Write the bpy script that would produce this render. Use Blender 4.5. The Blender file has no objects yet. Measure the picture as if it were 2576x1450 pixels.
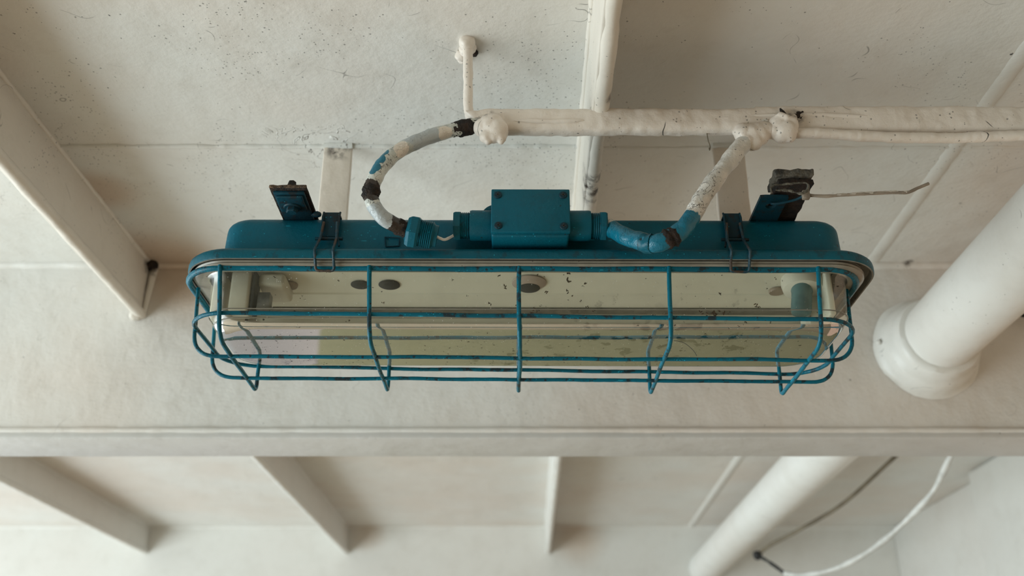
import bpy, bmesh, math, random
from mathutils import Vector, Matrix, noise
R = math.radians
random.seed(7)
C = bpy.context.scene.collection
scene = bpy.context.scene

# ------------------------------------------------------------------ camera, world, lights, exposure
CZ = 1.5                                   # eye height above the deck
PITCH = R(24.6); F = 2500.0
cam_d = bpy.data.cameras.new('camera'); cam = bpy.data.objects.new('camera', cam_d); C.objects.link(cam)
cam.location = (0, 0, CZ); cam.rotation_euler = (R(90) + PITCH, 0, 0)
cam_d.sensor_width = 36; cam_d.lens = F / 2576 * 36; cam_d.clip_start = 0.01
cam_d.dof.use_dof = True; cam_d.dof.focus_distance = 0.985; cam_d.dof.aperture_fstop = 5.0
scene.camera = cam
scene.view_settings.view_transform = 'Standard'; scene.view_settings.look = 'None'
scene.view_settings.gamma = 1; scene.view_settings.exposure = 0.03

w = bpy.data.worlds.new('world'); scene.world = w; w.use_nodes = True
nt = w.node_tree; nt.nodes.clear()
out = nt.nodes.new('ShaderNodeOutputWorld'); bg = nt.nodes.new('ShaderNodeBackground')
tc = nt.nodes.new('ShaderNodeTexCoord'); sx = nt.nodes.new('ShaderNodeSeparateXYZ')
mr = nt.nodes.new('ShaderNodeMapRange'); mr.inputs['From Min'].default_value = 0.35; mr.inputs['From Max'].default_value = -0.9
mr.interpolation_type = 'SMOOTHSTEP'
mx = nt.nodes.new('ShaderNodeMix'); mx.data_type = 'RGBA'
mx.inputs['A'].default_value = (0.86, 0.58, 0.42, 1); mx.inputs['B'].default_value = (1.30, 1.50, 1.62, 1)
nt.links.new(tc.outputs['Generated'], sx.inputs[0]); nt.links.new(sx.outputs['X'], mr.inputs['Value'])
nt.links.new(mr.outputs[0], mx.inputs['Factor']); nt.links.new(mx.outputs['Result'], bg.inputs['Color'])
# dimmed behind the viewer to cut front fill, ahead-left for the glass reflection
def wmap(v, a, b, c, d):
    m = nt.nodes.new('ShaderNodeMapRange'); m.interpolation_type = 'SMOOTHSTEP'
    for k_, x_ in enumerate((None, a, b, c, d)):
        if x_ is not None: m.inputs[k_].default_value = x_
    nt.links.new(v, m.inputs[0]); return m.outputs[0]
def wmath(op, a, b):
    m = nt.nodes.new('ShaderNodeMath'); m.operation = op; nt.links.new(a, m.inputs[0])
    if isinstance(b, (int, float)): m.inputs[1].default_value = b
    else: nt.links.new(b, m.inputs[1])
    return m.outputs[0]
back = wmap(sx.outputs['Y'], -0.9, 0.1, 0.20, 1.0)
refl_mask = wmath('MULTIPLY', wmap(sx.outputs['X'], -0.12, -0.26, 0.0, 1.0), wmap(sx.outputs['Y'], 0.5, 0.8, 0.0, 1.0))
stg = wmath('MULTIPLY', back, wmath('ADD', wmath('MULTIPLY', refl_mask, -0.22), 0.55))
nt.links.new(stg, bg.inputs['Strength'])
nt.links.new(bg.outputs[0], out.inputs[0])

def area(name, loc, target, sx_, sy_, power, col):
    d = bpy.data.lights.new(name, 'AREA'); d.shape = 'RECTANGLE'; d.size = sx_; d.size_y = sy_; d.energy = power; d.color = col
    o = bpy.data.objects.new(name, d); C.objects.link(o); o.location = loc
    o.rotation_euler = (Vector(target) - Vector(loc)).to_track_quat('-Z', 'Y').to_euler(); return o
area('daylight_from_open_side', (-2.9, 0.3, 0.75), (0.1, 1.2, 2.15), 3.2, 1.8, 112, (0.87, 0.985, 1.0))
area('daylight_from_far_side', (-2.6, 3.0, 0.75), (0.4, 2.8, 2.15), 2.4, 1.6, 26, (0.92, 1.0, 1.0))

sd = bpy.data.lights.new('low_sun', 'SUN'); sd.energy = 1.4; sd.angle = R(3); sd.color = (1.0, 0.96, 0.90)
so = bpy.data.objects.new('low_sun', sd); C.objects.link(so)      # comes in under the deck head and lights the deck below
so.rotation_euler = Vector((1.0, 0.15, -0.60)).to_track_quat('-Z', 'Y').to_euler()

# ------------------------------------------------------------------ helpers
cP, sP = math.cos(PITCH), math.sin(PITCH)
def U(px, py, Y=None, h=None):
    """true 3-D point seen in the direction of a pixel, at depth Y or at height h above the eye"""
    a = (px - 1288) / F; b = (725 - py) / F
    d = Vector((a, cP - b * sP, sP + b * cP))
    t = Y / d.y if Y is not None else h / d.z
    p = d * t
    return Vector((p.x, p.y, p.z + CZ))

def tag(o, label=None, cat=None, group=None, kind=None):
    if label: o['label'] = label
    if cat: o['category'] = cat
    if group: o['group'] = group
    if kind: o['kind'] = kind
    return o
def empty(name, loc, rot=(0, 0, 0)):
    o = bpy.data.objects.new(name, None); C.objects.link(o); o.location = loc; o.rotation_euler = rot
    o.empty_display_size = 0.02; return o
def obj(name, bm, mat, parent=None, smooth=True, angle=40):
    """link bm (WORLD coordinates) as one object; under a parent its frame is the parent's"""
    me = bpy.data.meshes.new(name)
    bmesh.ops.recalc_face_normals(bm, faces=bm.faces[:])
    bm.to_mesh(me); bm.free()
    o = bpy.data.objects.new(name, me); C.objects.link(o)
    for m in (mat if isinstance(mat, (list, tuple)) else [mat]): me.materials.append(m)
    if smooth:
        me.polygons.foreach_set('use_smooth', [True] * len(me.polygons))
        try: me.set_sharp_from_angle(angle=R(angle))
        except Exception: pass
    if parent is not None: o.parent = parent
    return o
def to_local(o, T):
    o.data.transform(T)

def box(bm, x0, x1, y0, y1, z0, z1, bev=0.0, seg=2, sub=0):
    r = bmesh.ops.create_cube(bm, size=1)
    vs = r['verts']
    for v in vs:
        v.co = Vector(((x0 + x1) / 2 + v.co.x * (x1 - x0), (y0 + y1) / 2 + v.co.y * (y1 - y0), (z0 + z1) / 2 + v.co.z * (z1 - z0)))
    if bev:
        es = list({e for v in vs for e in v.link_edges})
        bmesh.ops.bevel(bm, geom=es, offset=bev, segments=seg, affect='EDGES', profile=0.5)
    return vs
def gridbox(bm, x0, x1, y0, y1, z0, z1, cell, bev=0.0):
    """a box cut into cells so that it can take lumps of paint"""
    b2 = bmesh.new(); box(b2, x0, x1, y0, y1, z0, z1, bev, 3)
    for ax, (a, b) in enumerate(((x0, x1), (y0, y1), (z0, z1))):
        n = max(1, int((b - a) / cell))
        for k in range(1, n):
            co = Vector((0, 0, 0)); co[ax] = a + (b - a) * k / n; no = Vector((0, 0, 0)); no[ax] = 1
            bmesh.ops.bisect_plane(b2, geom=b2.verts[:] + b2.edges[:] + b2.faces[:], plane_co=co, plane_no=no, dist=1e-6)
    me = bpy.data.meshes.new('tmp'); b2.to_mesh(me); b2.free(); bm.from_mesh(me); bpy.data.meshes.remove(me)
def lump(bm, amp, scale, seed=0.0, pw=1):
    bm.normal_update()
    off = Vector((seed * 3.1, seed * 7.7, seed))
    for v in bm.verts:
        n = noise.noise(v.co * scale + off) * 0.65 + noise.noise(v.co * scale * 2.7 + off) * 0.35
        if pw != 1: n = math.copysign(abs(n) ** pw, n)
        v.co += v.normal * n * amp
def catmull(pts, n=8, closed=False):
    P = [Vector(p) for p in pts]; out_ = []
    m = len(P); rng = range(m if closed else m - 1)
    for i in rng:
        if closed: a, b, c, d = P[(i - 1) % m], P[i], P[(i + 1) % m], P[(i + 2) % m]
        else: a, b, c, d = P[max(i - 1, 0)], P[i], P[i + 1], P[min(i + 2, m - 1)]
        for k in range(n):
            t = k / n
            out_.append(0.5 * ((2 * b) + (c - a) * t + (2 * a - 5 * b + 4 * c - d) * t * t + (3 * b - a - 3 * c + d) * t ** 3))
    if not closed: out_.append(P[-1].copy())
    return out_
def fillet(pts, r, n=6, closed=False):
    P = [Vector(p) for p in pts]; out_ = []; m = len(P)
    for i in range(m):
        if not closed and i in (0, m - 1): out_.append(P[i]); continue
        a, b, c = P[(i - 1) % m], P[i], P[(i + 1) % m]
        u = (a - b); v = (c - b); lu, lv = u.length, v.length; u.normalize(); v.normalize()
        ang = u.angle(v); 
        if ang > R(179): out_.append(b); continue
        rr_ = r[i] if isinstance(r, (list, tuple)) else r
        d = min(rr_ / math.tan(ang / 2), lu * 0.49, lv * 0.49); 
        p0, p1 = b + u * d, b + v * d
        for k in range(n + 1):
            t = k / n
            out_.append(p0 * (1 - t) ** 2 + b * 2 * t * (1 - t) + p1 * t * t)
    return out_
def densify(P, step, closed=False):
    out_ = []
    m = len(P)
    for i in range(m if closed else m - 1):
        a, b = P[i], P[(i + 1) % m]; k = max(1, int((b - a).length / step))
        for j in range(k): out_.append(a.lerp(b, j / k))
    if not closed: out_.append(P[-1])
    return out_
def tube(bm, P, r, seg=10, closed=False, cap=True):
    """sweep a circle along P; r a number, a list or a function of t in 0..1"""
    P = [Vector(p) for p in P]; m = len(P); rings = []
    def tang(i):
        if closed: return (P[(i + 1) % m] - P[i - 1]).normalized()
        return (P[min(i + 1, m - 1)] - P[max(i - 1, 0)]).normalized()
    t0 = tang(0); ref = Vector((0, 0, 1)) if abs(t0.z) < 0.9 else Vector((1, 0, 0))
    nrm = (ref - t0 * ref.dot(t0)).normalized()
    for i in range(m):
        t = tang(i); nrm = (nrm - t * nrm.dot(t)).normalized(); bn = t.cross(nrm)
        rr_ = r(i / (m - 1)) if callable(r) else (r[i] if isinstance(r, (list, tuple)) else r)
        rings.append([bm.verts.new(P[i] + (nrm * math.cos(a) + bn * math.sin(a)) * rr_) for a in [2 * math.pi * k / seg for k in range(seg)]])
    for i in range(m if closed else m - 1):
        A, B = rings[i], rings[(i + 1) % m]; sh = 0
        if closed and i == m - 1:
            sh = min(range(seg), key=lambda s: sum((A[k].co - B[(k + s) % seg].co).length for k in range(seg)))
        for k in range(seg):
            bm.faces.new((A[k], A[(k + 1) % seg], B[(k + 1 + sh) % seg], B[(k + sh) % seg]))
    if cap and not closed:
        bm.faces.new(rings[0][::-1]); bm.faces.new(rings[-1])
    return rings
def lathe(bm, prof, o, d, seg=24, hexa=False):
    """prof: (radius, distance along the axis)"""
    o = Vector(o); d = Vector(d).normalized(); ref = Vector((0, 0, 1)) if abs(d.z) < 0.9 else Vector((1, 0, 0))
    u = (ref - d * ref.dot(d)).normalized(); v = d.cross(u); rings = []
    n = 6 if hexa else seg
    for (r, t) in prof:
        rings.append([bm.verts.new(o + d * t + (u * math.cos(2 * math.pi * k / n) + v * math.sin(2 * math.pi * k / n)) * max(r, 1e-5)) for k in range(n)])
    for A, B in zip(rings, rings[1:]):
        for k in range(n): bm.faces.new((A[k], A[(k + 1) % n], B[(k + 1) % n], B[k]))
    bm.faces.new(rings[0][::-1]); bm.faces.new(rings[-1])
def rr(cx, hx, y0, y1, r, z, n=8):
    r = min(r, hx * 0.99, (y1 - y0) / 2 * 0.99); pts = []
    for (qx, qy, a0) in ((cx + hx - r, y1 - r, 0), (cx - hx + r, y1 - r, 90), (cx - hx + r, y0 + r, 180), (cx + hx - r, y0 + r, 270)):
        for k in range(n + 1):
            a = R(a0 + 90 * k / n); pts.append(Vector((qx + r * math.cos(a), qy + r * math.sin(a), z)))
    return pts
def loft(bm, loops, cap0=False, cap1=False):
    rings = [[bm.verts.new(p) for p in L] for L in loops]
    n = len(rings[0])
    for A, B in zip(rings, rings[1:]):
        for k in range(n): bm.faces.new((A[k], A[(k + 1) % n], B[(k + 1) % n], B[k]))
    if cap0: bm.faces.new(rings[0][::-1])
    if cap1: bm.faces.new(rings[-1])
    return rings

# ------------------------------------------------------------------ materials
class NT:
    def __init__(s, name):
        s.m = bpy.data.materials.new(name); s.m.use_nodes = True; s.t = s.m.node_tree; s.t.nodes.clear()
        s.out = s.t.nodes.new('ShaderNodeOutputMaterial')
        s.pos = s.t.nodes.new('ShaderNodeNewGeometry').outputs['Position']
    def n(s, ty, **kw):
        nd = s.t.nodes.new(ty)
        for k, v in kw.items(): setattr(nd, k, v)
        return nd
    def put(s, sock, v):
        if isinstance(v, bpy.types.NodeSocket): s.t.links.new(v, sock)
        elif v is not None: sock.default_value = v
    def math(s, op, a, b=None, clamp=False):
        nd = s.n('ShaderNodeMath', operation=op, use_clamp=clamp); s.put(nd.inputs[0], a)
        if b is not None: s.put(nd.inputs[1], b)
        return nd.outputs[0]
    def mapr(s, v, a, b, c=0.0, d=1.0, smooth=True):
        nd = s.n('ShaderNodeMapRange', interpolation_type='SMOOTHSTEP' if smooth else 'LINEAR')
        for k, x in enumerate((v, a, b, c, d)): s.put(nd.inputs[k], x)
        return nd.outputs[0]
    def noise(s, scale, detail=3, rough=0.55, vec=None, col=False, dist=0.0):
        nd = s.n('ShaderNodeTexNoise'); s.put(nd.inputs['Vector'], vec or s.pos); nd.inputs['Scale'].default_value = scale
        nd.inputs['Detail'].default_value = detail; nd.inputs['Roughness'].default_value = rough; nd.inputs['Distortion'].default_value = dist
        return nd.outputs['Color' if col else 'Fac']
    def vmath(s, op, a, b):
        nd = s.n('ShaderNodeVectorMath', operation=op); s.put(nd.inputs[0], a); s.put(nd.inputs[1], b)
        return nd.outputs['Value'] if op in ('DISTANCE', 'DOT_PRODUCT') else nd.outputs[0]
    def mix(s, f, a, b, mode='MIX'):
        nd = s.n('ShaderNodeMix', data_type='RGBA', blend_type=mode, clamp_factor=True)
        s.put(nd.inputs['Factor'], f); s.put(nd.inputs['A'], (*a, 1) if isinstance(a, tuple) else a); s.put(nd.inputs['B'], (*b, 1) if isinstance(b, tuple) else b)
        return nd.outputs['Result']
    def warp(s, scale, amt):
        nz = s.noise(scale, 3, 0.6, col=True)
        a = s.vmath('SUBTRACT', nz, (0.5, 0.5, 0.5)); a = s.vmath('MULTIPLY', a, (amt, amt, amt))
        return s.vmath('ADD', s.pos, a)
    def specks(s, scale, rad, density, vec, power=2.0):
        """random flecks: one in a share of the cells, of random size; density a number or a mask"""
        v = s.n('ShaderNodeTexVoronoi'); s.put(v.inputs['Vector'], vec); v.inputs['Scale'].default_value = scale
        sp = s.n('ShaderNodeSeparateColor'); s.put(sp.inputs[0], v.outputs['Color'])
        live = s.math('LESS_THAN', sp.outputs[0], density)
        sz = s.math('MULTIPLY', s.math('POWER', sp.outputs[1], power), rad)
        hit = s.mapr(s.math('SUBTRACT', sz, v.outputs['Distance']), 0.0, rad * 0.07)
        return s.math('MULTIPLY', hit, live)
    def near(s, pts):
        """1 near any of the given (point, radius), 0 away"""
        acc = None
        for p, r in pts:
            d = s.vmath('DISTANCE', s.pos, tuple(p)); k = s.mapr(d, r, r * 0.25)
            acc = k if acc is None else s.math('MAXIMUM', acc, k)
        return acc
    def bump(s, h, strength, dist, nrm=None):
        nd = s.n('ShaderNodeBump'); nd.inputs['Strength'].default_value = strength; nd.inputs['Distance'].default_value = dist
        s.put(nd.inputs['Height'], h)
        if nrm is not None: s.put(nd.inputs['Normal'], nrm)
        return nd.outputs[0]
    def pbr(s, col, rough, nrm=None, metal=0.0, spec=0.5):
        b = s.n('ShaderNodeBsdfPrincipled'); s.put(b.inputs['Base Color'], (*col, 1) if isinstance(col, tuple) else col)
        s.put(b.inputs['Roughness'], rough); s.put(b.inputs['Metallic'], metal); s.put(b.inputs['Specular IOR Level'], spec)
        if nrm is not None: s.put(b.inputs['Normal'], nrm)
        s.t.links.new(b.outputs[0], s.out.inputs[0]); return b

def paint(name, c1, c2, nclus=1.0, speck=0.10, fine=0.35, clusters=(), rust=(), rough=0.42, wrinkle=1.0, cracks=0.4, peel=(), bumpy=1.0, stain_shade=None):
    s = NT(name)
    big = s.noise(2.2, 3, 0.6); mid = s.noise(14, 4, 0.6); 
    col = s.mix(s.mapr(big, 0.35, 0.68), c1, c2)
    blot = s.mapr(s.noise(34, 5, 0.7), 0.50, 0.72); col = s.mix(s.math('MULTIPLY', blot, 0.13), col, (c2[0] * 0.70, c2[1] * 0.68, c2[2] * 0.64))
    col = s.mix(s.math('MULTIPLY', s.mapr(mid, 0.45, 0.8), 0.22), col, (c2[0] * 0.72, c2[1] * 0.70, c2[2] * 0.66))
    clus = s.math('MULTIPLY', s.mapr(s.noise(7.5, 4, 0.65), 0.46, 0.66), nclus)
    if clusters: clus = s.math('MAXIMUM', clus, s.near(clusters))
    wv = s.warp(160, 0.010); wv2 = s.warp(500, 0.002)
    f1 = s.specks(62, 0.14, s.math('ADD', s.math('MULTIPLY', clus, speck * 1.1), speck * 0.35), wv, 1.7)
    f2 = s.specks(290, 0.34, s.math('MULTIPLY', clus, fine * 1.2), wv2, 1.0)
    f3 = s.specks(150, 0.15, s.math('ADD', s.math('MULTIPLY', clus, fine), fine * 0.12), wv, 1.2)
    dirt = s.math('MULTIPLY', s.math('MAXIMUM', f1, s.math('MAXIMUM', s.math('MULTIPLY', f2, 0.62), s.math('MULTIPLY', f3, 0.85))), 0.92)
    # hairline scratches
    st = s.n('ShaderNodeMapping'); s.put(st.inputs[0], s.pos); st.inputs['Scale'].default_value = (1, 1, 1); st.inputs['Rotation'].default_value = (0.2, 0.1, 0.5)
    ln = s.math('ABSOLUTE', s.math('SUBTRACT', s.noise(9, 2, 0.5, vec=st.outputs[0]), 0.5))
    hair = s.math('MULTIPLY', s.mapr(ln, 0.0024, 0.0006), s.mapr(s.noise(21, 2), 0.55, 0.62))
    dirt = s.math('MAXIMUM', dirt, s.math('MULTIPLY', hair, cracks))
    if rust:
        rk = s.math('MULTIPLY', s.near(rust), s.mapr(s.noise(60, 4, 0.65), 0.42, 0.62))
        col = s.mix(rk, col, (0.05, 0.036, 0.028))
    if stain_shade:
        col = s.mix(s.math('MULTIPLY', s.near(stain_shade), 0.55), col, (0.50, 0.33, 0.20))  # brown shade beside the stiffeners put into the colour, plus a slight stain
    col = s.mix(dirt, col, (0.028, 0.026, 0.024))
    h1 = s.noise(18, 3, 0.5); h2 = s.noise(140, 3, 0.6)
    hb = s.math('ADD', s.math('MULTIPLY', h1, 1.0), s.math('MULTIPLY', h2, 0.16))
    if peel:
        pk = s.near(peel); ed = s.math('ABSOLUTE', s.math('SUBTRACT', s.noise(26, 3, 0.6, dist=0.8), 0.5))
        rid = s.math('MULTIPLY', s.mapr(ed, 0.016, 0.002), pk)
        hb = s.math('ADD', hb, s.math('MULTIPLY', rid, 0.5))
        col = s.mix(s.math('MULTIPLY', s.mapr(ed, 0.012, 0.0), s.math('MULTIPLY', pk, s.mapr(s.noise(60, 2), 0.4, 0.6))), col, (0.10, 0.07, 0.045))
    nb = s.bump(hb, 0.55 * wrinkle, 0.0058 * bumpy)
    s.pbr(col, rough, nb, spec=0.4)
    return s.m

CR = (0.71, 0.705, 0.67); CR2 = (0.68, 0.625, 0.565)
PK = (0.70, 0.655, 0.60)
peel_pts = [(U(735, 345, h=.688), .045), (U(800, 385, h=.688), .05), (U(850, 350, h=.688), .04)]
M_ceil = paint('ceiling_paint', CR, CR2, speck=0.13, fine=0.42, cracks=0.5,
               clusters=[(U(840, 90, h=.688), .06), (U(1320, 190, h=.688), .11), (U(1400, 440, h=.688), .10), (U(610, 130, h=.688), .08),
                         (U(230, 390, h=.688), .06), (U(840, 360, h=.688), .06), (U(2290, 668, h=.688), .03)],
               peel=peel_pts, rust=[(U(852, 378, h=.688), .016), (U(2283, 660, h=.688), .012)],
               stain_shade=[(U(395, 650, h=.688), .13), (U(250, 480, h=.688), .07)])
M_web = paint('beam_paint', (0.73, 0.72, 0.69), (0.72, 0.655, 0.595), nclus=0.08, speck=0.07, fine=0.26, cracks=0.15, wrinkle=1.1,
              clusters=[(U(1290, 1020, Y=1.412), .07), (U(2290, 672, Y=1.412), .04)], rust=[(U(2285, 662, Y=1.40), .012)],
              stain_shade=[(U(470, 690, Y=1.412), .10)])
M_flange_shaded = paint('beam_paint_shaded', (0.585, 0.575, 0.555), (0.55, 0.535, 0.51), speck=0.02, fine=0.03, cracks=0.2, wrinkle=0.8)  # beam paint darkened; the underside's shade is put into its colour
M_stiff = paint('stiffener_paint', (0.76, 0.71, 0.635), (0.73, 0.67, 0.595), speck=0.10, fine=0.15, wrinkle=0.9,
                rust=[(U(385, 672, h=.675), .022), (U(342, 796, h=.598), .014), (U(1543, 238, h=.600), .013), (U(1505, 470, h=.598), .050)])
M_bar = paint('lumpy_paint', (0.79, 0.71, 0.635), (0.74, 0.65, 0.57), speck=0.12, fine=0.30, wrinkle=1.3, cracks=1.0, bumpy=1.2,
              rust=[(U(2003, 290, Y=.855), .014), (U(1222, 292, Y=.858), .013), (U(1205, 300, Y=.860), .010)])
M_far = paint('far_bay_paint', (0.74, 0.735, 0.70), (0.72, 0.70, 0.66), speck=0.01, fine=0.02, cracks=0.0, wrinkle=0.4,
              rust=[(U(720, 1322, Y=3.5), .0), ], stain_shade=[(Vector((0.23, 3.45, CZ + .65)), .14), (Vector((-0.5, 3.45, CZ + .66)), .10)])
M_pipe = paint('pipe_paint', (0.80, 0.80, 0.77), (0.77, 0.75, 0.71), speck=0.03, fine=0.04, wrinkle=0.6, cracks=0.5, rough=0.35)

def blue(name, base, dark, scratch=0.6, dirt=0.25, rough=0.42, flecks=1.0):
    s = NT(name)
    col = s.mix(s.mapr(s.noise(9, 3), 0.35, 0.7), base, dark)
    st = s.n('ShaderNodeMapping'); s.put(st.inputs[0], s.pos); st.inputs['Scale'].default_value = (0.30, 0.05, 1.7); st.inputs['Rotation'].default_value = (0, 0.35, 0)
    sc = s.specks(240, 0.26, 0.14 * scratch, st.outputs[0], 1.5)
    sc = s.math('MULTIPLY', sc, s.mapr(s.noise(16, 3), 0.42, 0.58))
    fk = s.math('MULTIPLY', s.specks(620, 0.40, 0.22 * scratch * flecks, s.pos, 1.2), s.mapr(s.noise(38, 2), 0.46, 0.58))
    col = s.mix(s.math('MULTIPLY', s.math('MAXIMUM', sc, fk), 0.8), col, (0.02, 0.42, 0.58))
    di = s.specks(230, 0.34, dirt, s.warp(300, 0.004), 1.6)
    di = s.math('MAXIMUM', di, s.math('MULTIPLY', s.mapr(s.noise(70, 4, 0.7), 0.53, 0.62), min(1.0, dirt * 2.4)))
    col = s.mix(s.math('MULTIPLY', di, 0.8), col, (0.020, 0.016, 0.014))
    nb = s.bump(s.noise(260, 3, 0.6), 0.25, 0.002)
    s.pbr(col, rough, nb, spec=0.22)
    return s.m
M_blue = blue('blue_housing_paint', (0.0015, 0.100, 0.150), (0.002, 0.085, 0.125), 1.2, 0.05, 0.42, 0.3)
M_wire = blue('blue_wire_paint', (0.002, 0.130, 0.195), (0.003, 0.085, 0.125), 1.0, 0.42, 0.28, 1.8)
M_rim = blue('blue_rim_paint', (0.0025, 0.095, 0.135), (0.003, 0.075, 0.11), 0.3, 0.20)
M_bluedk = blue('grimy_blue_paint', (0.003, 0.044, 0.068), (0.006, 0.018, 0.025), 0.25, 0.35, 0.55)

def simple(name, c1, c2, scale, rough, bump=0.3, dist=0.003, metal=0.0, speck=0.0, spec=0.4):
    s = NT(name); col = s.mix(s.mapr(s.noise(scale, 4, 0.65), 0.35, 0.65), c1, c2)
    if speck: col = s.mix(s.specks(240, 0.3, speck, s.warp(300, 0.004), 1.5), col, (0.03, 0.026, 0.022))
    s.pbr(col, rough, s.bump(s.noise(scale * 2.5, 4, 0.6), bump, dist), metal, spec); return s.m
M_rust = simple('rusted_steel', (0.035, 0.020, 0.013), (0.012, 0.010, 0.009), 120, 0.85, 1.0, 0.004)
M_rustlight = simple('flaking_rust_edge', (0.16, 0.10, 0.06), (0.02, 0.015, 0.012), 90, 0.85, 1.0, 0.004)
M_reflect = simple('cream_reflector', (0.74, 0.72, 0.62), (0.70, 0.68, 0.58), 8, 0.35, 0.05, 0.002, speck=0.03)
M_dark = simple('near_black', (0.020, 0.020, 0.020), (0.03, 0.03, 0.03), 90, 0.7, 0.2)
M_plastic = simple('white_plastic', (0.66, 0.63, 0.54), (0.58, 0.55, 0.47), 20, 0.35, 0.05, 0.002, speck=0.02)
M_plug = simple('tan_plug', (0.32, 0.25, 0.19), (0.26, 0.20, 0.15), 30, 0.5, 0.1)
M_starter = simple('teal_starter_shell', (0.10, 0.20, 0.21), (0.06, 0.13, 0.14), 40, 0.25, 0.1)
M_gasket = simple('greyish_gasket', (0.27, 0.25, 0.205), (0.20, 0.185, 0.15), 22, 0.22, 0.15, 0.002, speck=0.05)
M_under = simple('dusty_flange_underside', (0.20, 0.185, 0.155), (0.12, 0.11, 0.09), 40, 0.6, 0.3, speck=0.15)
M_tie = simple('aged_nylon', (0.30, 0.245, 0.19), (0.20, 0.165, 0.13), 60, 0.45, 0.3)
M_tiepaint = simple('flaked_cream_paint', (0.62, 0.57, 0.50), (0.40, 0.35, 0.30), 90, 0.5, 0.6)
M_wirewhite = simple('white_cable_sheath', (0.72, 0.72, 0.69), (0.55, 0.55, 0.52), 30, 0.5, 0.3)
M_brown = simple('brown_cable_sheath', (0.22, 0.185, 0.13), (0.14, 0.115, 0.08), 14, 0.6, 0.3)
M_black = simple('black_rubber', (0.012, 0.012, 0.012), (0.02, 0.02, 0.02), 30, 0.6, 0.2)
M_floor = simple('deck_planks', (0.44, 0.37, 0.28), (0.39, 0.33, 0.25), 3, 0.55, 0.2)
M_wall = simple('olive_unseen_wall', (0.36, 0.345, 0.20), (0.31, 0.30, 0.17), 2, 0.5, 0.1)  # unseen walls; olive set by its tint in the glass reflection

M_tan = simple('tan_bounce_wall', (0.64, 0.45, 0.32), (0.58, 0.40, 0.285), 2, 0.5, 0.1)  # warm tan so that the added side wall bounces warm light

def cable_mat(name, white, spots):
    """painted cable: white coat, blue overpaint and bare dark spots at real places on it"""
    s = NT(name)
    col = s.mix(s.mapr(s.noise(40, 4, 0.6), 0.35, 0.7), white, (white[0] * 0.72, white[1] * 0.74, white[2] * 0.74))
    fl = s.specks(300, 0.34, 0.30, s.warp(300, 0.004), 1.4)
    ln = s.math('ABSOLUTE', s.math('SUBTRACT', s.noise(75, 3, 0.6, dist=0.5), 0.5))
    cr = s.math('MULTIPLY', s.mapr(ln, 0.012, 0.003), s.mapr(s.noise(30, 2), 0.46, 0.56))
    col = s.mix(s.math('MULTIPLY', s.math('MAXIMUM', fl, cr), 0.8), col, (0.045, 0.035, 0.028))
    wv = s.noise(90, 4, 0.7)
    for kind, p, r in spots:
        d = s.vmath('DISTANCE', s.pos, tuple(p))
        d = s.math('ADD', d, s.math('MULTIPLY', s.math('SUBTRACT', wv, 0.5), r * 0.9))
        k = s.mapr(d, r, r * 0.94)
        col = s.mix(k, col, {'blue': (0.002, 0.13, 0.20), 'grey': (0.42, 0.45, 0.46), 'rust': (0.028, 0.018, 0.013), 'beige': (0.70, 0.62, 0.53)}[kind])
    nb = s.bump(s.math('ADD', s.noise(70, 4, 0.6), s.math('MULTIPLY', cr, -0.3)), 0.7, 0.004)
    s.pbr(col, 0.32, nb, spec=0.5); return s.m

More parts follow.
